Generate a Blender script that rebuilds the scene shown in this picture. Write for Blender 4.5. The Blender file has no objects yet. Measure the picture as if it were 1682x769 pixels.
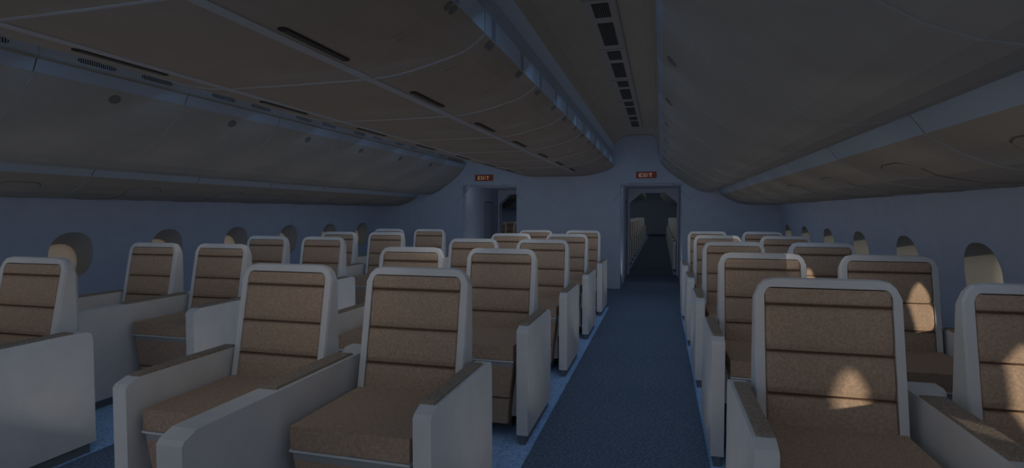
import bpy, bmesh, math, random
from mathutils import Vector, Matrix
random.seed(4)
SC = bpy.context.scene
COL = SC.collection

# ------------------------------------------------------------------ materials
def lin(r, g, b):
    f = lambda c: (c/255/12.92) if c/255 <= .04045 else ((c/255+.055)/1.055)**2.4
    return (f(r), f(g), f(b), 1)

def mat(name, col, rough=.6, noise=0, nscale=40, bump=0, bscale=200, spec=.3, emit=None, es=0, metal=0, col2=None):
    m = bpy.data.materials.new(name); m.use_nodes = True
    nt = m.node_tree; b = nt.nodes['Principled BSDF']
    b.inputs['Base Color'].default_value = (*col, 1)
    b.inputs['Roughness'].default_value = rough
    b.inputs['Specular IOR Level'].default_value = spec
    b.inputs['Metallic'].default_value = metal
    tc = nt.nodes.new('ShaderNodeTexCoord')
    if noise or col2:
        n = nt.nodes.new('ShaderNodeTexNoise'); n.inputs['Scale'].default_value = nscale
        n.inputs['Detail'].default_value = 4
        nt.links.new(tc.outputs['Object'], n.inputs['Vector'])
        mx = nt.nodes.new('ShaderNodeMix'); mx.data_type = 'RGBA'
        c2 = col2 if col2 else tuple(c*(1-noise) for c in col)
        c1 = col if col2 else tuple(min(1, c*(1+noise)) for c in col)
        mx.inputs[6].default_value = (*c1, 1); mx.inputs[7].default_value = (*c2, 1)
        rp = nt.nodes.new('ShaderNodeMapRange'); rp.inputs[1].default_value = .35; rp.inputs[2].default_value = .65
        nt.links.new(n.outputs['Fac'], rp.inputs[0]); nt.links.new(rp.outputs[0], mx.inputs[0])
        nt.links.new(mx.outputs[2], b.inputs['Base Color'])
    if bump:
        n2 = nt.nodes.new('ShaderNodeTexNoise'); n2.inputs['Scale'].default_value = bscale
        nt.links.new(tc.outputs['Object'], n2.inputs['Vector'])
        bp = nt.nodes.new('ShaderNodeBump'); bp.inputs['Strength'].default_value = bump; bp.inputs['Distance'].default_value = .003
        nt.links.new(n2.outputs['Fac'], bp.inputs['Height']); nt.links.new(bp.outputs[0], b.inputs['Normal'])
    if emit:
        b.inputs['Emission Color'].default_value = (*emit, 1); b.inputs['Emission Strength'].default_value = es
    return m

def carpet(name, ca, cb, sc=95):
    """woven carpet: short diagonal dashes"""
    m = bpy.data.materials.new(name); m.use_nodes = True
    nt = m.node_tree; b = nt.nodes['Principled BSDF']; b.inputs['Roughness'].default_value = .95
    b.inputs['Specular IOR Level'].default_value = .05
    tc = nt.nodes.new('ShaderNodeTexCoord'); mp = nt.nodes.new('ShaderNodeMapping')
    mp.inputs['Rotation'].default_value = (0, 0, math.radians(38)); mp.inputs['Scale'].default_value = (1, 2.6, 1)
    nt.links.new(tc.outputs['Object'], mp.inputs[0])
    w = nt.nodes.new('ShaderNodeTexVoronoi'); w.inputs['Scale'].default_value = sc; w.inputs['Randomness'].default_value = .55
    nt.links.new(mp.outputs[0], w.inputs['Vector'])
    mx = nt.nodes.new('ShaderNodeMix'); mx.data_type = 'RGBA'
    mx.inputs[6].default_value = (*cb, 1); mx.inputs[7].default_value = (*ca, 1)
    rp = nt.nodes.new('ShaderNodeMapRange'); rp.inputs[1].default_value = .2; rp.inputs[2].default_value = .6
    nt.links.new(w.outputs['Distance'], rp.inputs[0]); nt.links.new(rp.outputs[0], mx.inputs[0])
    nt.links.new(mx.outputs[2], b.inputs['Base Color'])
    return m

M = {}
M['shell'] = mat('white_shell_plastic', (.69, .685, .68), .55, noise=.035, nscale=9)
M['fabric'] = mat('tan_fabric', (.475, .342, .25), .95, noise=.13, nscale=110, bump=.5, bscale=420, spec=.05)
M['pad'] = mat('tan_pad_fabric', (.34, .275, .22), .95, noise=.25, nscale=160, bump=.5, bscale=420, spec=.05)
M['seam'] = mat('seam_thread', (.12, .07, .045), .9)
M['legtop'] = mat('grey_edge_fabric', (.36, .37, .37), .9)
M['kick'] = mat('grey_kick_plate', (.15, .17, .185), .6)
M['wall'] = mat('blue_grey_wall', (.44, .50, .62), .6, noise=.03, nscale=6)
M['bulk'] = mat('blue_grey_bulkhead', (.42, .47, .57), .6, noise=.03, nscale=6)
M['ceil'] = mat('ceiling_warm_light_tint', (.48, .43, .365), .6, noise=.03, nscale=5)  # warm ambient light on down-facing surfaces put into the ceiling colour
M['cove'] = mat('cove_cool_light_tint', (.56, .66, .78), .6)  # same surface as the ceiling, with cool ambient light put into its colour
M['cbin'] = mat('centre_bin_warm_light_tint', (.335, .275, .222), .55, noise=.03, nscale=7)  # brown ambient light on the bin bottoms put into the colour
M['sbin'] = mat('greige_side_bin', (.335, .322, .30), .55, noise=.03, nscale=7)
M['under'] = mat('bin_underside_warm_light_tint', (.335, .295, .25), .6, noise=.03, nscale=7)  # warm ambient light from beneath put into the underside colour
M['lip'] = mat('lip_cool_light_tint', (.34, .40, .49), .5)  # bluish ambient light on the lip faces put into the colour
M['strip'] = mat('pale_trim_strip', (.36, .36, .36), .6)
M['cstrip'] = mat('grey_trim_strip', (.40, .405, .42), .5)
M['black'] = mat('black_slot', (.03, .027, .022), .7)
M['latch'] = mat('dark_latch', (.16, .155, .15), .5)
M['rail'] = mat('blue_vent_rail', (.42, .46, .53), .5)
M['ventp'] = mat('grey_vent_panel', (.44, .42, .395), .5)
M['gap'] = mat('dark_gap', (.03, .035, .05), .7)
M['pgap'] = mat('brown_gap', (.16, .14, .12), .7)
M['groove'] = mat('faint_groove', (.24, .26, .30), .7)
M['white'] = mat('frosted_white', (.66, .655, .64), .6)
M['reveal'] = mat('shaded_window_reveal', (.25, .245, .235), .6)  # darker copy of the reveal, recess shade put into its colour
M['reveal_left'] = mat('lit_left_window_reveal', (.38, .37, .35), .6)  # lighter copy for the left side, its light put into the colour
M['shade'] = mat('cream_window_shade', (.70, .63, .54), .7)
M['sign'] = mat('red_sign', (.25, .03, .01), .4, emit=(.35, .035, .008), es=.02)
M['signl'] = mat('sign_letter', (.8, .6, .3), .4, emit=(.9, .60, .25), es=.07)
M['signp'] = mat('sign_letter_dim', (.8, .3, .2), .4, emit=(.8, .25, .12), es=.04)
M['light_carpet'] = carpet('light_blue_carpet', (.44, .66, .97), (.24, .38, .62), 36)
M['dark_carpet'] = carpet('dark_blue_carpet', (.20, .25, .33), (.08, .11, .16), 46)
M['wood'] = None
_n = M['shade'].node_tree; _t = _n.nodes.new('ShaderNodeBsdfTranslucent'); _t.inputs[0].default_value = (.97, .88, .76, 1)
_m = _n.nodes.new('ShaderNodeMixShader'); _m.inputs[0].default_value = .7
_n.links.new(_n.nodes['Principled BSDF'].outputs[0], _m.inputs[1]); _n.links.new(_t.outputs[0], _m.inputs[2])
_n.links.new(_m.outputs[0], _n.nodes['Material Output'].inputs[0])
gl = bpy.data.materials.new('window_glass'); gl.use_nodes = True
nt = gl.node_tree; nt.nodes.clear()
o_ = nt.nodes.new('ShaderNodeOutputMaterial'); t_ = nt.nodes.new('ShaderNodeBsdfTransparent'); g_ = nt.nodes.new('ShaderNodeBsdfGlossy')
g_.inputs['Roughness'].default_value = .05; t_.inputs[0].default_value = (.95, .96, .97, 1)
x_ = nt.nodes.new('ShaderNodeMixShader'); x_.inputs[0].default_value = .06
nt.links.new(t_.outputs[0], x_.inputs[1]); nt.links.new(g_.outputs[0], x_.inputs[2]); nt.links.new(x_.outputs[0], o_.inputs[0])
M['glass'] = gl

# ------------------------------------------------------------------ helpers
def obj(name, bm, m, parent=None, smooth=False):
    me = bpy.data.meshes.new(name)
    bmesh.ops.recalc_face_normals(bm, faces=bm.faces[:])
    bm.to_mesh(me); bm.free()
    for k in (m if isinstance(m, (list, tuple)) else [m]):
        me.materials.append(M[k])
    if smooth:
        for p in me.polygons: p.use_smooth = True
    o = bpy.data.objects.new(name, me); COL.objects.link(o)
    if parent is not None: o.parent = parent
    return o

def tag(o, label=None, cat=None, group=None, kind=None):
    if label: o['label'] = label
    if cat: o['category'] = cat
    if group: o['group'] = group
    if kind: o['kind'] = kind
    return o

def empty(name, loc):
    o = bpy.data.objects.new(name, None); o.empty_display_size = .1
    COL.objects.link(o); o.location = loc
    return o

def copy_tree(o, parent=None):
    c = o.copy(); COL.objects.link(c)
    if parent is not None: c.parent = parent
    for ch in [k for k in bpy.data.objects if k.parent == o]:
        copy_tree(ch, c)
    return c

def bevel(bm, w, seg=2, ang=.5):
    es = [e for e in bm.edges if len(e.link_faces) == 2 and e.calc_face_angle(0) > ang]
    if es: bmesh.ops.bevel(bm, geom=es, offset=w, segments=seg, affect='EDGES', profile=.6)
    return bm

def box(bm, x0, x1, y0, y1, z0, z1, mi=0):
    vs = [bm.verts.new(p) for p in [(x0,y0,z0),(x1,y0,z0),(x1,y1,z0),(x0,y1,z0),(x0,y0,z1),(x1,y0,z1),(x1,y1,z1),(x0,y1,z1)]]
    for f in [(3,2,1,0),(4,5,6,7),(0,1,5,4),(1,2,6,5),(2,3,7,6),(3,0,4,7)]:
        fa = bm.faces.new([vs[i] for i in f]); fa.material_index = mi
    return bm

def nb(): return bmesh.new()

def ext_x(bm, prof, x0, x1):
    """closed YZ polygon extruded along X"""
    a = [bm.verts.new((x0, y, z)) for y, z in prof]; b = [bm.verts.new((x1, y, z)) for y, z in prof]
    n = len(prof)
    bm.faces.new(a); bm.faces.new(b[::-1])
    for i in range(n): bm.faces.new((a[i], a[(i+1) % n], b[(i+1) % n], b[i]))
    return bm

def ext_y(bm, prof, y0, y1, mi=None, caps=True, closed=True):
    """XZ polygon extruded along Y; mi = material index per side"""
    a = [bm.verts.new((x, y0, z)) for x, z in prof]; b = [bm.verts.new((x, y1, z)) for x, z in prof]
    n = len(prof)
    if caps and closed: bm.faces.new(a); bm.faces.new(b[::-1])
    for i in range(n if closed else n-1):
        f = bm.faces.new((a[i], a[(i+1) % n], b[(i+1) % n], b[i]))
        if mi: f.material_index = mi[i] if i < len(mi) else 0
    return bm

def ribbon(bm, path, y0, y1, off, th=.004, mi=0):
    """thin strip with thickness laid along an XZ path, offset outward by off (signed normal)"""
    pts = []
    for i, p in enumerate(path):
        q0 = Vector(path[max(0, i-1)]); q1 = Vector(path[min(len(path)-1, i+1)])
        d = (q1-q0).normalized(); n = Vector((d.y, -d.x))
        pts.append((Vector(p)+n*off, Vector(p)+n*(off-th if off > 0 else off+th)))
    prof = [tuple(a) for a, b in pts]+[tuple(b) for a, b in pts[::-1]]
    ext_y(bm, prof, y0, y1)
    return bm

XC = -1.735                                   # lateral centre of the fuselage
mir = lambda prof: [(2*XC-x, z) for x, z in prof]
B = 1.043; S0 = 2.375                         # length of a bin unit, position of one joint
YB = 9.55; YE = 11.8                          # doorway block
YFAR = 34.5

# ------------------------------------------------------------------ seats
def interp(pts, z):
    for (z0, v0), (z1, v1) in zip(pts, pts[1:]):
        if z <= z1: return v0+(v1-v0)*(z-z0)/(z1-z0)
    return pts[-1][1]
def yfront(z):                                 # reclined front plane of the backrest
    return .507+(z-.544)*.1962

def make_seat(side):
    """side=+1: outer armrest at +x, -1: at -x. Origin: floor, centre, front of the armrest."""
    root = empty('aircraft_seat', (0, 0, 0))
    # --- shell
    bm = nb()
    def ring(hw, ztop, cx, cz, zb, yf, dy=0):
        o = [(-hw, zb), (-hw, ztop-cz), (-hw+cx*.28, ztop-cz*.42), (-hw+cx*.62, ztop-cz*.12), (-hw+cx*1.25, ztop)]
        o = o+[(-x, z) for x, z in o[::-1]]
        return [bm.verts.new((x, yf(z)+dy, z)) for x, z in o]
    fi = ring(.2095, 1.026, .022, .03, .14, yfront, -.001)
    fo = ring(.2385, 1.055, .055, .062, .14, yfront, 0)
    ro0 = ring(.2425, 1.060, .058, .068, .14, yfront, .012)
    ro1 = ring(.2425, 1.056, .058, .075, .14, lambda z: .645)
    rr = ring(.228, 1.036, .058, .08, .14, lambda z: .667)
    fi2 = ring(.2085, 1.025, .022, .03, .14, yfront, .03)
    seq = [fi2, fi, fo, ro0, ro1, rr]
    for a, b in zip(seq, seq[1:]):
        for i in range(len(a)-1): bm.faces.new((a[i], a[i+1], b[i+1], b[i]))
    bm.faces.new(rr); bm.faces.new(fi2[::-1])
    bm.faces.new([fi2[0], fi[0], fo[0], ro0[0], ro1[0], rr[0], rr[-1], ro1[-1], ro0[-1], fo[-1], fi[-1], fi2[-1]])
    obj('backrest_shell', bm, 'shell', root)
    # --- backrest cushion: four bolsters with pinched seams
    bm = nb()
    zs = [.50, .651, .799, .963, 1.021]
    hw = .2075
    rows = []
    for k in range(4):
        z0, z1 = zs[k], zs[k+1]; n = 7
        for i in range(n+1):
            t = i/n; z = z0+(z1-z0)*t
            bul = .011*(1-abs(2*t-1)**4)-.007
            if k == 3 and i == n: bul = .004-.012
            if k == 3 and i > n-3: bul = max(bul, .004-.002*(i-(n-2)))
            rows.append((z, bul))
    gr = []
    xs = [-hw, -hw+.006, -hw+.02, -hw/2, 0, hw/2, hw-.02, hw-.006, hw]
    for z, bul in rows:
        r = []
        for j, x in enumerate(xs):
            e = [-.010, -.002, 0, 0, 0, 0, 0, -.002, -.010][j]
            cor = 0
            r.append(bm.verts.new((x, yfront(z)-bul-e*1.0, z)))
        gr.append(r)
    for a, b in zip(gr, gr[1:]):
        for i in range(len(a)-1): bm.faces.new((a[i], a[i+1], b[i+1], b[i]))
    # back side so that the cushion has thickness
    bk = [[bm.verts.new((x, yfront(z)+.024, z)) for x in (xs[0], xs[-1])] for z in (rows[0][0], rows[-1][0])]
    bm.faces.new((bk[0][0], bk[0][1], bk[1][1], bk[1][0]))
    bm.faces.new([gr[-1][i] for i in range(len(xs))]+[bk[1][1], bk[1][0]])
    bm.faces.new([gr[0][i] for i in range(len(xs))][::-1]+[bk[0][0], bk[0][1]])
    bm.faces.new([r[0] for r in gr]+[bk[1][0], bk[0][0]])
    bm.faces.new([r[-1] for r in gr][::-1]+[bk[0][1], bk[1][1]])
    bc = obj('backrest_cushion', bm, 'fabric', root, smooth=False)
    bm = nb()
    for z in zs[1:4]:
        y = yfront(z)-.0035+.002
        box(bm, -.204, .204, y-.0035, y+.006, z-.0024, z+.0024)
    obj('seam', bm, 'seam', bc)
    # --- seat cushion
    bm = nb(); box(bm, -.231, .231, .041, .515, .462, .544); bevel(bm, .012, 3)
    obj('seat_cushion', bm, 'fabric', root)
    bm = nb(); box(bm, -.233, .233, .036, .50, .452, .4595)
    obj('seat_rim', bm, 'shell', root)
    # --- leg panel, tapering to the floor
    bm = nb()
    sec = [(.449, .231, .043), (.425, .228, .045), (.245, .204, .058), (.238, .203, .062), (.231, .202, .058), (.085, .190, .070)]
    fr = []
    for z, w, y in sec:
        fr.append([bm.verts.new(p) for p in ((-w, y+.008, z), (-w+.008, y, z), (w-.008, y, z), (w, y+.008, z), (w, y+.11, z), (-w, y+.11, z))])
    for a, b in zip(fr, fr[1:]):
        for i in range(6):
            f = bm.faces.new((a[i], a[(i+1) % 6], b[(i+1) % 6], b[i]))
    bm.faces.new(fr[0]); bm.faces.new(fr[-1][::-1])
    for f in bm.faces:
        if all(v.co.z > .42 for v in f.verts): f.material_index = 1
    lp = obj('leg_panel', bm, ['fabric', 'legtop'], root)
    bm = nb(); box(bm, -.202, .202, .0565, .066, .2360, .2400); obj('seam', bm, 'seam', lp)
    # --- base under the seat
    bm = nb(); box(bm, -.225, .225, .16, .60, .10, .45); bevel(bm, .01, 1); obj('seat_base', bm, 'shell', root)
    bm = nb(); box(bm, -.17, .17, .24, .58, 0, .10); obj('floor_foot', bm, 'kick', root)
    # --- outer armrest
    x0, x1 = (.262, .326) if side > 0 else (-.326, -.262)
    bm = nb()
    ext_x(bm, [(0, .054), (0, .632), (.012, .645), (.056, .6615), (.6, .6615), (.645, .655), (.662, .64), (.667, .61), (.667, .054)], x0, x1)
    bevel(bm, .0035, 1, 1.2)
    ap = obj('armrest', bm, 'shell', root)
    c = (x0+x1)/2-side*.004
    bm = nb(); ext_x(bm, [(.058, .655), (.062, .668), (.072, .673), (.56, .673), (.575, .666), (.58, .655)], c-.024, c+.024); bevel(bm, .003, 1, .9)
    obj('armrest_pad', bm, 'pad', ap)
    k0, k1 = (.276, .311) if side > 0 else (-.311, -.276)
    bm = nb(); box(bm, k0, k1, .004, .645, 0, .056); obj('kick_plate', bm, 'kick', ap)
    # side skirt joining the cushion to the armrest
    s0, s1 = (.2335, .262) if side > 0 else (-.262, -.2335)
    bm = nb(); box(bm, s0, s1, .10, .60, .30, .452); obj('seat_bracket', bm, 'shell', root)
    return root

def make_console():
    r = empty('armrest_console', (0, 0, 0))
    bm = nb()
    ext_x(bm, [(-.365, .054), (-.365, .628), (-.355, .642), (-.31, .6615), (.70, .6615), (.74, .655), (.765, .63), (.775, .59), (.775, .054)], -.046, .046)
    bevel(bm, .0035, 1, 1.2)
    obj('divider', bm, 'shell', r)
    bm = nb(); ext_x(bm, [(.672, .10), (.672, .655), (.70, .663), (.76, .663), (.778, .65), (.778, .10)], -.082, .082)
    bevel(bm, .012, 2, .9); obj('rear_block', bm, 'shell', r)
    bm = nb(); ext_x(bm, [(.058, .655), (.062, .668), (.072, .673), (.56, .673), (.575, .666), (.58, .655)], -.042, .030); bevel(bm, .003, 1, .9)
    obj('armrest_pad', bm, 'pad', r)
    bm = nb(); box(bm, -.033, .033, -.355, .76, 0, .056); obj('kick_plate', bm, 'kick', r)
    return r

CX = {'L': -1.0334, 'Lb': -1.0334-.6604, 'R': .5822, 'RB': .5822+.6604, 'W1': -3.3012, 'W2': -3.3012-.6604}
Y0 = 1.6252; P = 1.3361
rows = ['nearest row', 'second row', 'third row', 'fourth row', 'rearmost row by the bulkhead']
where = {'L': 'right one of the centre pair', 'Lb': 'left one of the centre pair',
         'R': 'left one of the right-hand pair', 'RB': 'right one of the right-hand pair',
         'W1': 'right one of the left-hand pair', 'W2': 'left one of the left-hand pair'}
protos = {1: make_seat(1), -1: make_seat(-1)}
usedp = set()
def place_seat(c, y, label, group):
    s = 1 if c in ('L', 'RB', 'W1') else -1
    o = protos[s] if s not in usedp else copy_tree(protos[s])
    usedp.add(s)
    o.location = (CX[c], y, 0)
    tag(o, label, 'seat', group)
for c in CX:
    for k in range(5):
        if c == 'W2' and k == 0: pass
        extra = ''
        if k == 0 and c == 'R': extra = ', sun patch'
        if k == 1 and c == 'RB': extra = ', sun patch'
        place_seat(c, Y0+P*k, 'tan seat, %s, %s%s' % (where[c], rows[k], extra), 'seats in the near cabin')
con = make_console(); first = True
for n, xc in (('centre pair', -1.3636), ('right-hand pair', .9124), ('left-hand pair', -3.6314)):
    for k in range(5):
        o = con if first else copy_tree(con); first = False
        o.location = (xc, Y0+P*k, 0)
        tag(o, 'white armrest console splitting the %s, %s' % (n, rows[k]), 'armrest', 'armrest consoles between paired seats')
# second cabin, seen through the doorways
for k in range(12):
    for c in ('L', 'R'):
        place_seat(c, 12.7+P*k, 'small distant seat beyond the right doorway, %s of the far aisle' % ('left' if c == 'L' else 'right'), 'far seats %s of the far aisle' % ('left' if c == 'L' else 'right'))
for k in range(4):
    for c in ('W1', 'W2'):
        place_seat(c, 12.7+P*k, 'small distant seat glimpsed through the left doorway, %s of its pair' % ('right' if c == 'W1' else 'left'), 'far seats through the left doorway, %s column' % ('right' if c == 'W1' else 'left'))

# ------------------------------------------------------------------ floor
def struct(name, bm, m, parent=None, smooth=False):
    o = obj(name, bm, m, parent, smooth)
    if parent is None: o['kind'] = 'structure'
    return o
YA = -5.0
bm = nb(); box(bm, 2*XC-1.95, 1.95, YA, YFAR+.3, -.06, 0); struct('floor', bm, 'light_carpet')
for nm, x0, x1, lab in (('r', -.6766, .254, 'dark blue carpet runner along the right aisle'), ('l', -2.958, -2.045, 'dark blue carpet runner along the left aisle')):
    bm = nb(); box(bm, x0, x1, YA, 7.66, .0005, .004)
    tag(obj('aisle_runner', bm, 'dark_carpet'), lab, 'carpet', None)
bm = nb(); box(bm, -5.2, 1.75, 7.665, 9.546, .0005, .004)
for x0, x1 in ((-.66, .34), (-3.49, -2.49)): box(bm, x0, x1, 9.546, YE+.25, .0005, .004)
tag(obj('cross_aisle_carpet', bm, 'dark_carpet'), 'dark blue carpet across the cabin in front of the bulkhead', 'carpet')
bm = nb(); box(bm, -.6766, .254, YE+.26, YFAR, .0005, .004)
tag(obj('aisle_runner', bm, 'dark_carpet'), 'dark blue carpet runner in the far cabin beyond the doorway', 'carpet')

# ------------------------------------------------------------------ side walls with windows
WP = [(0, 1.80), (.15, 1.85), (.4, 1.878), (.6, 1.885), (.8, 1.882), (.98, 1.861), (1.18, 1.823), (1.43, 1.766), (1.6, 1.72)]
wx = lambda z: interp(WP, z)
NW = 40; ZC, HH, HWD = .905, .215, .205        # window recess on the wall
YW0 = 3.93
YR = [-.45, .72, 1.28, 2.86]+[YW0+B*k for k in range(0, 6)]  # leading ones are unseen, spaced to aim sun patches onto the seats
YL = [YW0+B*k for k in range(-5, 6)]
def ell(t, hw, hh, p=2.35):
    c, s = math.cos(t), math.sin(t)
    return (abs(c)**(2/p))*math.copysign(1, c)*hw, (abs(s)**(2/p))*math.copysign(1, s)*hh
def wall(side):
    X = (lambda z: wx(z)) if side > 0 else (lambda z: 2*XC-wx(z))
    bm = nb()
    z0, z1 = .62, 1.22
    yw = YR if side > 0 else YL
    bd = [yw[0]-.5]+[(p+q)/2 for p, q in zip(yw, yw[1:])]+[yw[-1]+.5]
    ylo, yhi = bd[0], bd[-1]
    for yc, ba, bb in zip(yw, bd, bd[1:]):
        rings = []
        for r in range(5):
            t_ = r/4; ring = []
            for i in range(NW):
                a = 2*math.pi*i/NW
                ey, ez = ell(a, HWD, HH); ez += ZC
                c, s = math.cos(a), math.sin(a); m = max(abs(c), abs(s)); qy, qz = c/m*((bb-yc) if c > 0 else (yc-ba)), s/m
                qz = z0+(qz+1)/2*(z1-z0)
                y = yc+ey+(qy-ey)*t_; z = ez+(qz-ez)*t_
                ring.append(bm.verts.new((X(z), y, z)))
            rings.append(ring)
        for a, b in zip(rings, rings[1:]):
            for i in range(NW): bm.faces.new((a[i], a[(i+1) % NW], b[(i+1) % NW], b[i]))
    def strip(zl, a, b):
        for q0, q1 in zip(zl, zl[1:]):
            vs = [bm.verts.new(p) for p in ((X(q0), a, q0), (X(q0), b, q0), (X(q1), b, q1), (X(q1), a, q1))]
            bm.faces.new(vs)
    strip([0, .15, .4, .6, .62], ylo, yhi); strip([1.22, 1.43, 1.5, 1.6], ylo, yhi)
    full = [0, .15, .4, .6, .62, .8, .98, 1.18, 1.22, 1.43, 1.5, 1.6]
    strip(full, YA, ylo) if YA < ylo else None
    strip(full, yhi, YFAR+.3)
    bmesh.ops.remove_doubles(bm, verts=bm.verts[:], dist=1e-4)
    struct('wall_right' if side > 0 else 'wall_left', bm, 'wall', smooth=True)
    # outer skin, closes the wall cavity beyond the windows
for side in (1, -1): wall(side)
n = 0
for side in (1, -1):
    for yc in (YR if side > 0 else YL[1:]):
        n += 1
        X = (lambda z: wx(z)) if side > 0 else (lambda z: 2*XC-wx(z))
        r = empty('window_%d' % n, (X(ZC), yc, ZC)); r['kind'] = 'structure'
        bm = nb(); secs = []
        IH, IW, IC = (.175, .120, .895) if side > 0 else (.170, .172, .838)
        for (t_, dx) in ((-.02, 0), (0, -.001), (.35, .05), (.75, .11), (1, .15), (1, .20)):
            ring = []
            for i in range(NW):
                a = 2*math.pi*i/NW
                ey, ez = ell(a, HWD+.002, HH+.002); fy, fz = ell(a, IW, IH)
                y = ey+(fy-ey)*t_; z = (ez+ZC)+((fz+IC)-(ez+ZC))*t_
                xx = wx(min(max(z, .6), 1.3)) if dx <= 0 else wx(ZC)+dx+ (wx(z)-wx(ZC))*(1-t_)
                xx += dx if dx < 0 else 0
                xx = xx if side > 0 else 2*XC-xx
                ring.append(bm.verts.new((xx-X(ZC), y, z-ZC)))
            secs.append(ring)
        for a, b in zip(secs[1:], secs[2:]):
            for i in range(NW): bm.faces.new((a[i], a[(i+1) % NW], b[(i+1) % NW], b[i]))
        for v in secs[0]: bm.verts.remove(v)
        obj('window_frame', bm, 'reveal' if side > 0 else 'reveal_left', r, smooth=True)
        if side > 0:
            bm = nb()
            for dx in (.192, .196):
                bm.faces.new([bm.verts.new((dx, ell(2*math.pi*i/NW, IW, IH)[0], ell(2*math.pi*i/NW, IW, IH)[1]+IC-ZC)) for i in range(NW)])
            obj('window_pane', bm, 'glass', r)
        else:
            bm = nb()
            a = [bm.verts.new((-.162, ell(2*math.pi*i/NW, IW, IH)[0], ell(2*math.pi*i/NW, IW, IH)[1]+IC-ZC)) for i in range(NW)]
            b = [bm.verts.new((-.172, v.co.y, v.co.z)) for v in a]
            bm.faces.new(a); bm.faces.new(b[::-1])
            for i in range(NW): bm.faces.new((a[i], a[(i+1) % NW], b[(i+1) % NW], b[i]))
            obj('window_shade', bm, 'shade', r)

# ------------------------------------------------------------------ ceiling over the aisles
arch = [(-.80, 2.204), (-.805, 2.28), (-.815, 2.36), (-.775, 2.44), (-.72, 2.52), (-.665, 2.562), (-.60, 2.582), (-.545, 2.590), (-.48, 2.597), (-.28, 2.597), (-.187, 2.587), (-.12, 2.562), (-.079, 2.533), (-.045, 2.50), (-.033, 2.32), (-.033, 2.282)]
outer = [(.02, 2.282), (.02, 2.56), (-.05, 2.60), (-.15, 2.64), (-.30, 2.66), (-.60, 2.66), (-.75, 2.60), (-.86, 2.40), (-.86, 2.204)]
am = [1, 1, 1]+[0]*10+[1]+[0]*20
bm = nb(); ext_y(bm, arch+outer, YA, YFAR, am); struct('ceiling', bm, ['ceil', 'cove'])
bm = nb(); ext_y(bm, mir(arch+outer), YA, YFAR, am); struct('ceiling', bm, ['ceil', 'cove'])
# decks over the bins that close the cabin
bm = nb(); ext_y(bm, [(-.861, 2.42), (-.861, 2.46), (2*XC+.861, 2.46), (2*XC+.861, 2.42)], YA, YFAR); struct('ceiling', bm, 'ceil')
dk = [(.021, 2.40), (1.45, 2.25), (1.95, 1.56), (2.0, 1.58), (1.5, 2.3), (.021, 2.46)]
bm = nb(); ext_y(bm, dk, YA, YFAR); struct('ceiling', bm, 'ceil')
bm = nb(); ext_y(bm, mir(dk), YA, YFAR); struct('ceiling', bm, 'ceil')

# ------------------------------------------------------------------ overhead bins
cr = [(-.763, 2.20), (-.763, 2.098), (-.800, 2.066), (-.865, 2.026), (-.93, 2.005), (-1.019, 1.982), (-1.12, 1.957), (-1.226, 1.939), (-1.335, 1.932)]
cprof = cr+[(XC, 1.929)]+mir(cr)[::-1]+mir([(-.864, 2.202), (-.864, 2.418)])+[(-.864, 2.418), (-.864, 2.202)]
cm = [1]+[0]*(len(cprof)-7)+[1]+[0]*5
def oval_y(bm, cx, cy, cz, hx, hy, nrm, th=.004, n=14, half=False):
    """small oval plate on a surface whose tangent (in XZ) is t and normal nrm"""
    nv = Vector((nrm[0], 0, nrm[1])).normalized(); tv = Vector((nv.z, 0, -nv.x))
    a = []; b = []
    for i in range(n):
        t = 2*math.pi*i/n
        p = Vector((cx, cy, cz))+tv*(hx*math.cos(t))+Vector((0, 1, 0))*(hy*math.sin(t))
        a.append(bm.verts.new(p+nv*th)); b.append(bm.verts.new(p-nv*.004))
    bm.faces.new(a); bm.faces.new(b[::-1])
    for i in range(n): bm.faces.new((a[i], a[(i+1) % n], b[(i+1) % n], b[i]))

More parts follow.
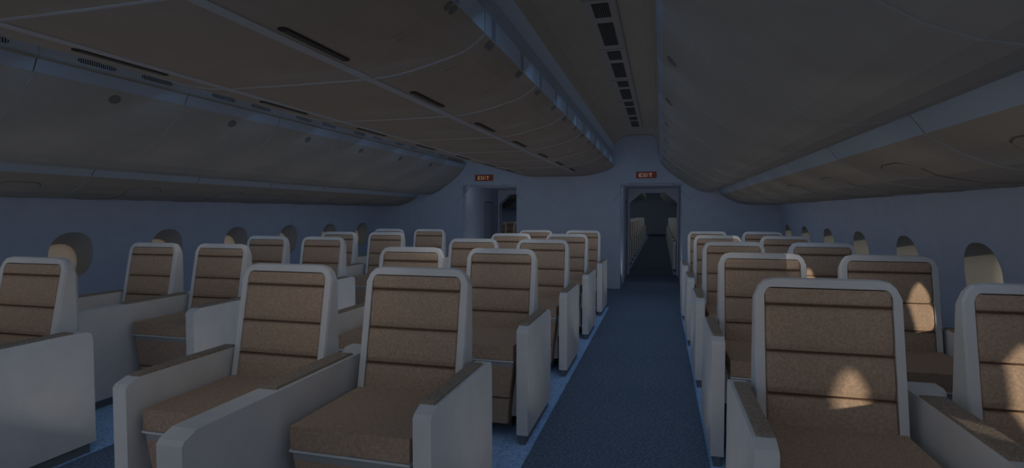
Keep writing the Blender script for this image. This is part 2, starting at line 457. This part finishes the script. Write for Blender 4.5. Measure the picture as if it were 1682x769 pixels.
def centre_bin(L=B, detail=True):
    r = empty('centre_overhead_bin', (XC, 0, 2.0))
    T = lambda pr: [(x-XC, z-2.0) for x, z in pr]
    bm = nb(); ext_y(bm, T(cprof), .004, L-.004, cm); obj('bin_body', bm, ['cbin', 'cove'], r)
    if not detail: return r
    bm = nb(); ribbon(bm, T(cprof[1:2*len(cr)]), -.004, .010, .003, .006); obj('joint_strip', bm, 'cstrip', r)
    for s in (1, -1):
        bm = nb(); x = -1.335-XC
        pr = [(s*(x-.026), -.0715), (s*(x+.026), -.0705), (s*(x+.026), -.066), (s*(x-.026), -.066)]
        ext_y(bm, pr, .004, L-.004); obj('trim_strip', bm, 'cstrip', r)
        # long slot with slats
        bm = nb(); xs = s*(-1.268-XC); zz = 1.9345-2.0
        n = 16; a = []; b = []
        for i in range(n):
            t = 2*math.pi*i/n; ca, sa = math.cos(t), math.sin(t)
            yy = .53+(.195 if sa > 0 else -.195)+.018*sa; xx = xs+.019*ca
            a.append(bm.verts.new((xx, yy, zz-.003))); b.append(bm.verts.new((xx, yy, zz+.004)))
        bm.faces.new(a); bm.faces.new(b[::-1])
        for i in range(n): bm.faces.new((a[i], a[(i+1) % n], b[(i+1) % n], b[i]))
        so = obj('air_slot', bm, 'black', r)
        bm = nb()
        for q in range(3): box(bm, xs-.011+.009*q, xs-.009+.009*q, .345, .715, zz-.005, zz-.002)
        obj('slot_slat', bm, 'latch', so)
        # twin latches on the lip
        for yl in (.125, .675):
            lt = None
            for d in (-.023, .023):
                bm = nb()
                oval_y(bm, s*(-.783-XC), yl+d, 2.0812-2.0, .021, .018, (s*.65, -.76), .004)
                o = obj('latch', bm, 'latch', r)
                bm = nb(); p0 = Vector((s*(-.865-XC), yl+d, 2.0295-2.0)); p1 = Vector((s*(-1.019-XC), yl+d, 1.9745-2.0))
                ext_y(bm, [(p0.x, p0.z-.0015), (p1.x, p1.z-.0015), (p1.x, p1.z+.002), (p0.x, p0.z+.002)], yl+d-.0015, yl+d+.0015)
                obj('latch_groove', bm, 'under', o)
            bm = nb(); box(bm, s*(-.763-XC)-.003, s*(-.763-XC)+.003, yl-.03, yl+.03, .10, .195); obj('finger_notch', bm, 'lip', r)
    return r

sb = [(-.030, 2.182), (-.020, 2.155), (0, 2.110), (.040, 2.06), (.09, 2.003), (.155, 1.945), (.229, 1.888), (.374, 1.783), (.517, 1.692), (.62, 1.648), (.70, 1.632), (.80, 1.640), (.884, 1.661), (.935, 1.591), (1.043, 1.522), (1.172, 1.465), (1.355, 1.430), (1.642, 1.428), (1.762, 1.432)]
sback = [(1.71, 1.56), (1.60, 1.95), (1.30, 2.19), (.10, 2.28), (.023, 2.27), (.023, 2.185)]
smi = [2, 2]+[0]*10+[2]+[1]*5+[0]*20
def side_bin(s, L=B, detail=True):
    r = empty('side_overhead_bin', (0, 0, 0))
    T = (lambda pr: list(pr)) if s > 0 else mir
    x0 = (1.0 if s > 0 else 2*XC-1.0)
    bm = nb(); ext_y(bm, T(sb+sback), .004, L-.004, smi); obj('bin_body', bm, ['sbin', 'under', 'lip'], r)
    if not detail: return r
    bm = nb(); ribbon(bm, T(sb[2:13]), -.003, .006, -.003*(-1 if s < 0 else 1)*-1, .006); obj('joint_strip', bm, 'strip', r)
    bm = nb(); ribbon(bm, T(sb[13:]), -.003, .004, .003*s, .006); obj('joint_strip', bm, 'strip', r)
    # latch
    bm = nb(); oval_y(bm, (.046 if s > 0 else 2*XC-.046), .525, 2.054, .034, .040, (-s*.72, -.69), .004, 18)
    lo = obj('latch', bm, 'latch', r)
    bm = nb(); oval_y(bm, (.062 if s > 0 else 2*XC-.062), .525, 2.038, .030, .044, (-s*.72, -.69), .003, 18)
    obj('latch_rim', bm, 'sbin', lo)
    # service panel outline on the underside
    def onp(x, off):
        for (xa, za), (xb, zb) in zip(sb[13:], sb[14:]):
            if xa <= x <= xb:
                return za+(zb-za)*(x-xa)/(xb-xa)-off
        return 1.43-off
    for off, ins, m_ in ((.002, 0, 'pgap'), (.0045, .006, 'under')):
        bm = nb(); up = []; lo_ = []
        xs_ = [1.03+ins, 1.043+ins, 1.10, 1.172, 1.25, 1.355, 1.5, 1.642, 1.74-ins]
        hw_ = [.085, .125, .165, .14, .115, .10, .085, .08, .08]
        for x, h in zip(xs_, hw_):
            h -= ins; xx = x if s > 0 else 2*XC-x
            up.append((xx, .62+h-.1*(x-1.03), onp(x, off))); lo_.append((xx, .62-h-.1*(x-1.03), onp(x, off)))
        u = [bm.verts.new(p) for p in up]; l = [bm.verts.new(p) for p in lo_]
        u2 = [bm.verts.new((p[0], p[1], p[2]+off+.001)) for p in up]; l2 = [bm.verts.new((p[0], p[1], p[2]+off+.001)) for p in lo_]
        for i in range(len(u)-1):
            bm.faces.new((u[i], u[i+1], l[i+1], l[i])); bm.faces.new((u2[i], u2[i+1], l2[i+1], l2[i]))
            bm.faces.new((u[i], u[i+1], u2[i+1], u2[i])); bm.faces.new((l[i], l[i+1], l2[i+1], l2[i]))
        bm.faces.new((u[0], l[0], l2[0], u2[0])); bm.faces.new((u[-1], l[-1], l2[-1], u2[-1]))
        obj('service_panel' if m_ == 'under' else 'panel_gap', bm, m_, r)
    return r

def vent_rail(s):
    """upright blue rail beside the aisle ceiling with two oval grilles"""
    r = empty('vent_rail', (0, 0, 0))
    T = (lambda x: x) if s > 0 else (lambda x: 2*XC-x)
    bm = nb(); a, b = sorted((T(-.046), T(-.034))); box(bm, a, b, .003, B-.003, 2.190, 2.40); obj('rail_panel', bm, 'rail', r)
    bm = nb(); a, b = sorted((T(-.050), T(-.046))); box(bm, a, b, -.004, .004, 2.195, 2.39); obj('rail_joint', bm, 'cstrip', r)
    bm = nb(); a, b = sorted((T(-.052), T(-.03))); box(bm, a, b, .003, B-.003, 2.183, 2.190); obj('rail_edge', bm, 'under', r)
    for yc in (.343, .772):
        bm = nb(); n = 18; xa = T(-.0475); xb = T(-.040); A = []; Bv = []
        for i in range(n):
            t = 2*math.pi*i/n; ca, sa = math.cos(t), math.sin(t)
            y = yc+(.105 if ca > 0 else -.105)+.018*ca; z = 2.230+.014*sa
            A.append(bm.verts.new((xa, y, z))); Bv.append(bm.verts.new((xb, y, z)))
        bm.faces.new(A); bm.faces.new(Bv[::-1])
        for i in range(n): bm.faces.new((A[i], A[(i+1) % n], Bv[(i+1) % n], Bv[i]))
        g = obj('oval_grille', bm, 'black', r)
        bm = nb(); a, b = sorted((T(-.0495), T(-.0468)))
        for q in range(17):
            y = yc-.112+.014*q; box(bm, a, b, y-.0015, y+.0015, 2.218, 2.242)
        obj('grille_slat', bm, 'cove', g)
    return r

def vent_panel():
    r = empty('ceiling_vent', (0, 0, 2.597))
    bm = nb(); box(bm, -.100, .100, .004, B-.004, -.010, .001); obj('vent_frame', bm, 'ventp', r)
    bm = nb(); box(bm, -.105, .105, -.006, .004, -.015, .001); obj('cross_rib', bm, 'strip', r)
    bm = nb(); box(bm, .094, .105, .004, B-.004, -.016, .001); obj('edge_rib', bm, 'strip', r)
    for a, b in ((.06, .31), (.425, .935)):
        bm = nb(); box(bm, -.052, .054, a, b, -.0125, -.008); g = obj('grille', bm, 'black', r)
        bm = nb()
        for q in range(8):
            x = -.046+.0133*q; box(bm, x-.0026, x+.0026, a+.004, b-.004, -.0155, -.0115)
        obj('grille_slat', bm, 'latch', g)
    return r

def place_units(proto, loc, ys, lab, cat, group, hi):
    first = True
    for i, y in enumerate(ys):
        o = proto if first else copy_tree(proto); first = False
        o.location = Vector(loc)+Vector((0, y, 0))
        tag(o, lab(i, len(ys)), cat, group)
ordn = ['nearest the camera', 'second from the camera', 'third from the camera', 'fourth from the camera', 'fifth from the camera', 'sixth from the camera', 'seventh from the camera', 'eighth from the camera', 'ninth from the camera', 'tenth from the camera', 'eleventh from the camera']
K0 = -2
ysn = [S0+B*k for k in range(K0, 6)]           # joints
ysn_all = ysn
lastL = YB-(S0+B*6)
def series(fn, loc, lab, cat, group, ys=ysn_all):
    place_units(fn, loc, ys, lab, cat, group, True)
W = lambda fmt: (lambda i, n: fmt % ('last before the bulkhead' if i == n-1 else ordn[i]))
series(centre_bin(), (XC, 0, 2.0), W('taupe overhead bin unit above the centre seats with twin latches, %s'), 'overhead bin', 'centre overhead bins')
series(side_bin(1), (0, 0, 0), W('rounded grey overhead bin unit above the right window seats, %s'), 'overhead bin', 'right overhead bins')
series(side_bin(-1), (0, 0, 0), W('rounded grey overhead bin unit above the left window seats, %s'), 'overhead bin', 'left overhead bins')
series(vent_rail(1), (0, 0, 0), W('narrow blue vent rail over the right bins, %s'), 'vent rail', 'right vent rails')
series(vent_rail(-1), (0, 0, 0), W('pale blue rail with two oval grilles above the left bins, %s'), 'vent rail', 'left vent rails')
series(vent_panel(), (-.380, 0, 2.597), W('slatted ceiling vent panel over the right aisle, %s'), 'ceiling vent', 'right aisle ceiling vents')
# short end units that meet the bulkhead, and the unit rows behind the camera
ye = S0+B*6
for fn, loc, lab in ((centre_bin(lastL, False), (XC, ye, 2.0), 'short plain end piece of the centre overhead bins against the bulkhead'),
                     (side_bin(1, lastL, False), (0, ye, 0), 'short plain end piece of the right overhead bins against the bulkhead'),
                     (side_bin(-1, lastL, False), (0, ye, 0), 'short plain end piece of the left overhead bins against the bulkhead')):
    fn.location = loc; tag(fn, lab, 'overhead bin')
# bins of the far cabin
LF = 4.5; yf0 = YE+.25
nf = int((YFAR-yf0)/LF)
for fn, loc, lab in ((centre_bin(LF, False), (XC, 0, 2.0), 'long centre overhead bin of the far cabin seen through the doorway'),
                     (side_bin(1, LF, False), (0, 0, 0), 'rounded right overhead bin of the far cabin seen through the doorway'),
                     (side_bin(-1, LF, False), (0, 0, 0), 'rounded left overhead bin of the far cabin glimpsed through the doorway')):
    for i in range(nf+1):
        o = fn if i == 0 else copy_tree(fn)
        y = yf0+LF*i
        if y+LF > YFAR: continue
        o.location = Vector(loc)+Vector((0, y, 0)); tag(o, lab, 'overhead bin', lab.split(' seen')[0].split(' glimpsed')[0]+' run')

# ------------------------------------------------------------------ bulkhead with two doorways
XL, XR = 2*XC-1.95, 1.95
D1 = (-.665, .345); D0 = (-.665-2.83, .345-2.83)    # right and left doorway
ZH = 1.80
bm = nb()
def blk(x0, x1, z0, z1, y0=YB, y1=YE): box(bm, x0, x1, y0, y1, z0, z1)
blk(XL, D0[0], 0, ZH); blk(D0[1], D1[0], 0, ZH); blk(D1[1], XR, 0, ZH); blk(XL, XR, ZH, 2.7)
bulk = struct('wall_back', bm, 'bulk')
# rear portal plate with chamfered opening
n = 0
for (a, b) in (D0, D1):
    n += 1
    dr = empty('door_%d' % n, ((a+b)/2, YE, 0)); dr['kind'] = 'structure'
    c = (a+b)/2
    hw = (b-a)/2
    yb = .22
    bm = nb()
    op = [(-hw+.03, 0), (-hw+.03, 1.50), (-.245, 1.71), (.245, 1.71), (hw-.03, 1.50), (hw-.03, 0)]
    ou = [(-hw-.3, 0), (-hw-.3, ZH+.1), (-.3, ZH+.1), (.3, ZH+.1), (hw+.3, ZH+.1), (hw+.3, 0)]
    for y in (.002, yb):
        pass
    v = {}
    for y in (.002, yb):
        v[y] = ([bm.verts.new((x, y, z)) for x, z in op], [bm.verts.new((x, y, z)) for x, z in ou])
        for i in range(5): bm.faces.new((v[y][0][i], v[y][0][i+1], v[y][1][i+1], v[y][1][i]))
    for q in (0, 1):
        A, Bv = v[.002][q], v[yb][q]
        for i in range(5): bm.faces.new((A[i], A[i+1], Bv[i+1], Bv[i]))
    obj('door_portal', bm, 'bulk', dr)
    # lavatory door in the left side of the passage
    bm = nb(); box(bm, a-c+.001, a-c+.004, -.95, -.93, .0, 1.53); box(bm, a-c+.001, a-c+.004, -.36, -.345, .0, 1.53); box(bm, a-c+.001, a-c+.004, -.93, -.36, 1.515, 1.53)
    obj('lavatory_door_gap', bm, 'gap', dr)
    bm = nb(); box(bm, a-c+.001, a-c+.006, -.925, -.365, .02, 1.51); obj('lavatory_door', bm, 'lip', dr)
    # faint outline moulded round the doorway on the bulkhead
    bm = nb(); yl = YB-YE
    pts = [(-hw-.13, 1.50), (-hw+.16, 1.785), (hw-.16, 1.785), (hw+.13, 1.50)]
    for (p, q) in zip(pts, pts[1:]):
        d = Vector((q[0]-p[0], q[1]-p[1])).normalized(); nn = Vector((-d.y, d.x))*.004
        prof = [(p[0]+nn.x, p[1]+nn.y), (q[0]+nn.x, q[1]+nn.y), (q[0]-nn.x, q[1]-nn.y), (p[0]-nn.x, p[1]-nn.y)]
        ext_y(bm, prof, yl-.004, yl+.001)
    obj('door_outline', bm, 'groove', dr)
# far end wall
bm = nb(); box(bm, XL, XR, YFAR, YFAR+.2, 0, 2.7); struct('wall_far', bm, 'bulk')

# ------------------------------------------------------------------ exit signs
GL = {'E': ["111", "100", "110", "100", "111"], 'X': ["101", "101", "010", "101", "101"], 'I': ["1", "1", "1", "1", "1"], 'T': ["111", "010", "010", "010", "010"]}
for x, lab in ((-.246, 'small red illuminated EXIT sign on the bulkhead above the right doorway'), (-3.087, 'small red illuminated EXIT sign on the bulkhead above the left doorway')):
    r = empty('exit_sign', (x, YB-.001, 1.93)); tag(r, lab, 'sign', 'exit signs')
    bm = nb(); box(bm, -.165, .165, -.024, 0, -.054, .054); bevel(bm, .004, 1); obj('sign_box', bm, 'sign', r)
    cx = -.115
    for ch, m_ in (('E', 'signl'), ('X', 'signl'), ('I', 'signp'), ('T', 'signl')):
        bm = nb(); g = GL[ch]; pw = .0175
        for j, rw in enumerate(g):
            for i, cc in enumerate(rw):
                if cc == '1': box(bm, cx+i*pw, cx+(i+1)*pw, -.027, -.0235, .03-(j+1)*.0125, .03-j*.0125)
        obj('sign_letter', bm, m_, r)
        cx += len(g[0])*pw+.013

# ------------------------------------------------------------------ light
w = bpy.data.worlds.new('World'); SC.world = w; w.use_nodes = True
nt = w.node_tree; bg = nt.nodes['Background']
tc = nt.nodes.new('ShaderNodeTexCoord'); sp = nt.nodes.new('ShaderNodeSeparateXYZ'); cr_ = nt.nodes.new('ShaderNodeValToRGB')
nt.links.new(tc.outputs['Generated'], sp.inputs[0])
mr = nt.nodes.new('ShaderNodeMapRange'); mr.inputs[1].default_value = -1; mr.inputs[2].default_value = 1
nt.links.new(sp.outputs['Z'], mr.inputs[0]); nt.links.new(mr.outputs[0], cr_.inputs[0])
cr_.color_ramp.elements[0].color = (.55, .42, .32, 1); cr_.color_ramp.elements[1].color = (.35, .55, .95, 1)
e = cr_.color_ramp.elements.new(.47); e.color = (.55, .52, .49, 1)
e = cr_.color_ramp.elements.new(.60); e.color = (.50, .53, .60, 1)
nt.links.new(cr_.outputs[0], bg.inputs[0])
# the sky is bright on the side the sun stands (towards the tail), dim ahead and abeam
m2 = nt.nodes.new('ShaderNodeMapRange'); m2.interpolation_type = 'SMOOTHSTEP'
m2.inputs[1].default_value = -.35; m2.inputs[2].default_value = -.85; m2.inputs[3].default_value = .34; m2.inputs[4].default_value = .36
nt.links.new(sp.outputs['Y'], m2.inputs[0]); nt.links.new(m2.outputs[0], bg.inputs[1])

def area(name, loc, direction, sx, sy, power, col):
    l = bpy.data.lights.new(name, 'AREA'); l.shape = 'RECTANGLE'; l.size = sx; l.size_y = sy; l.energy = power*.39; l.color = col
    o = bpy.data.objects.new(name, l); COL.objects.link(o); o.location = loc
    o.rotation_euler = Vector(direction).to_track_quat('-Z', 'Y').to_euler()
    return o
cool = (.86, .93, 1.0); warm = (1.0, .90, .80)
LP = 1.0
def lamps(kind, ys, spots, d, sx, sy, power, col):
    for y in ys:
        for (x, z, dx) in spots:
            area(kind, (x, y, z), (dx, d[1], d[2]), sx, sy, power*LP, col)
blue = (.31, .64, 1.12); neut = (1.0, .95, .89)
# added fill lights without fixtures, aimed down all leaning forwards
for i in range(9):
    y = 1.2+.9*i; g = min(1, .6+.1*i)
    for x in (-.40, 2*XC+.40):
        area('aisle_overhead_fill', (x, y, 2.05), (0, .50, -.86), .6, .6, 1.2*g, blue)
    if i < 7: area('under_bin_fill', (-1.36, y, 1.86), (0, .60, -.80), 1.0, .4, 1.0*g, blue)
    for x, d in ((.95, .35), (-4.1, -.35)):
        area('seat_fill', (x, y, 1.38), (d, .45, -.85), .5, .3, .42*g, blue)
    for x, z, d, q in ((.12, 1.1, -1, .33), (-1.36, 1.30, -1, .95), (.28, 1.30, 1, .55), (-.72, 1.30, -1, .45), (-3.02, 1.30, -1, .30), (-2.2, 1.1, -1, .08), (-3.5, 1.32, -1, .42),
                       (-.52, 1.1, 1, .30), (.78, 1.16, 1, .34)):
        area('side_fill', (x, y-.4, z), (d*.80, .58, -.55 if x in (-1.36, .28, -.72, -3.02) else -.12), .5, .4, q, neut)
    for x in (-.21, -2.5):
        area('aisle_upward_fill', (x, y-1.0, .22), (0, .50, .86), .7, .5, .9, warm)
        area('aisle_downward_fill', (x, y-.2, .80), (0, .2, -.98), .8, .8, .50, blue)
for y in (-.9, -.1, .5):  # unseen fill added overhead to brighten the front rows
    area('under_bin_fill', (-1.36, y, 1.86), (0, .45, -.90), 1.1, .5, .6, blue)
    area('under_bin_fill', (.75, y, 1.55), (0, .6, -.80), .9, .4, .6, blue)
    area('aisle_overhead_fill', (2*XC+.9, y, 1.9), (0, .6, -.80), .9, .4, .6, blue)
for i in range(5):  # forward fill added along the aisles, no fixture there
    y = 2.9+1.336*i; g = .30+.10*i
    for x, z in ((-.21, 1.7), (-2.5, 1.7)):
        area('aisle_forward_fill', (x, y, z), (0, .97, -.25), .7, .7, .22*g, neut)
for x in (-.16, -2.99):  # fill added to brighten the passages, no lamp fitted there
    area('doorway_fill', (x, 9.7, 1.72), (0, .85, -.5), .7, .1, 1.1, cool)
    area('doorway_upward_fill', (x, 9.8, .2), (0, .5, .86), .7, .3, 3.0, cool)
for y in [12.3+1.9*i for i in range(10)]:  # fill added to lift the dark far cabin
    for x in (-.21, -2.9):
        area('far_cabin_fill', (x, y, 1.95), (0, .8, -.6), .7, .8, 3.2, cool)
sun = bpy.data.lights.new('sun', 'SUN'); sun.energy = 3.3; sun.angle = math.radians(1.2); sun.color = (1, .86, .66)
so = bpy.data.objects.new('sun', sun); COL.objects.link(so)
so.rotation_euler = Vector((-1, 1.05, -.22)).to_track_quat('-Z', 'Y').to_euler()

# ------------------------------------------------------------------ camera
f, VX, VY, roll = 909.4942, 1085.8553, 349.6384, .0099
yv = Vector((VX-841, VY-384.5, f)).normalized()
up = Vector((math.sin(roll), -math.cos(roll), 0)); zv = (up-yv*up.dot(yv)).normalized()
xv = -zv.cross(yv)
if xv.x < 0: xv = -xv
R = Matrix((xv, yv, zv))                        # world <- (right, down, forward)
right = Vector((R[0][0], R[1][0], R[2][0])); down = Vector((R[0][1], R[1][1], R[2][1])); fwd = Vector((R[0][2], R[1][2], R[2][2]))
cam = bpy.data.cameras.new('Camera'); co = bpy.data.objects.new('Camera', cam); COL.objects.link(co)
mw = Matrix(((right.x, -down.x, -fwd.x, 0), (right.y, -down.y, -fwd.y, 0), (right.z, -down.z, -fwd.z, 1.3), (0, 0, 0, 1)))
co.matrix_world = mw
cam.sensor_fit = 'HORIZONTAL'; cam.sensor_width = 36; cam.lens = f/1682*36; cam.clip_start = .02; cam.clip_end = 200
SC.camera = co
SC.view_settings.view_transform = 'Standard'; SC.view_settings.look = 'None'
SC.view_settings.gamma = 1; SC.view_settings.use_curve_mapping = False
SC.view_settings.exposure = 0
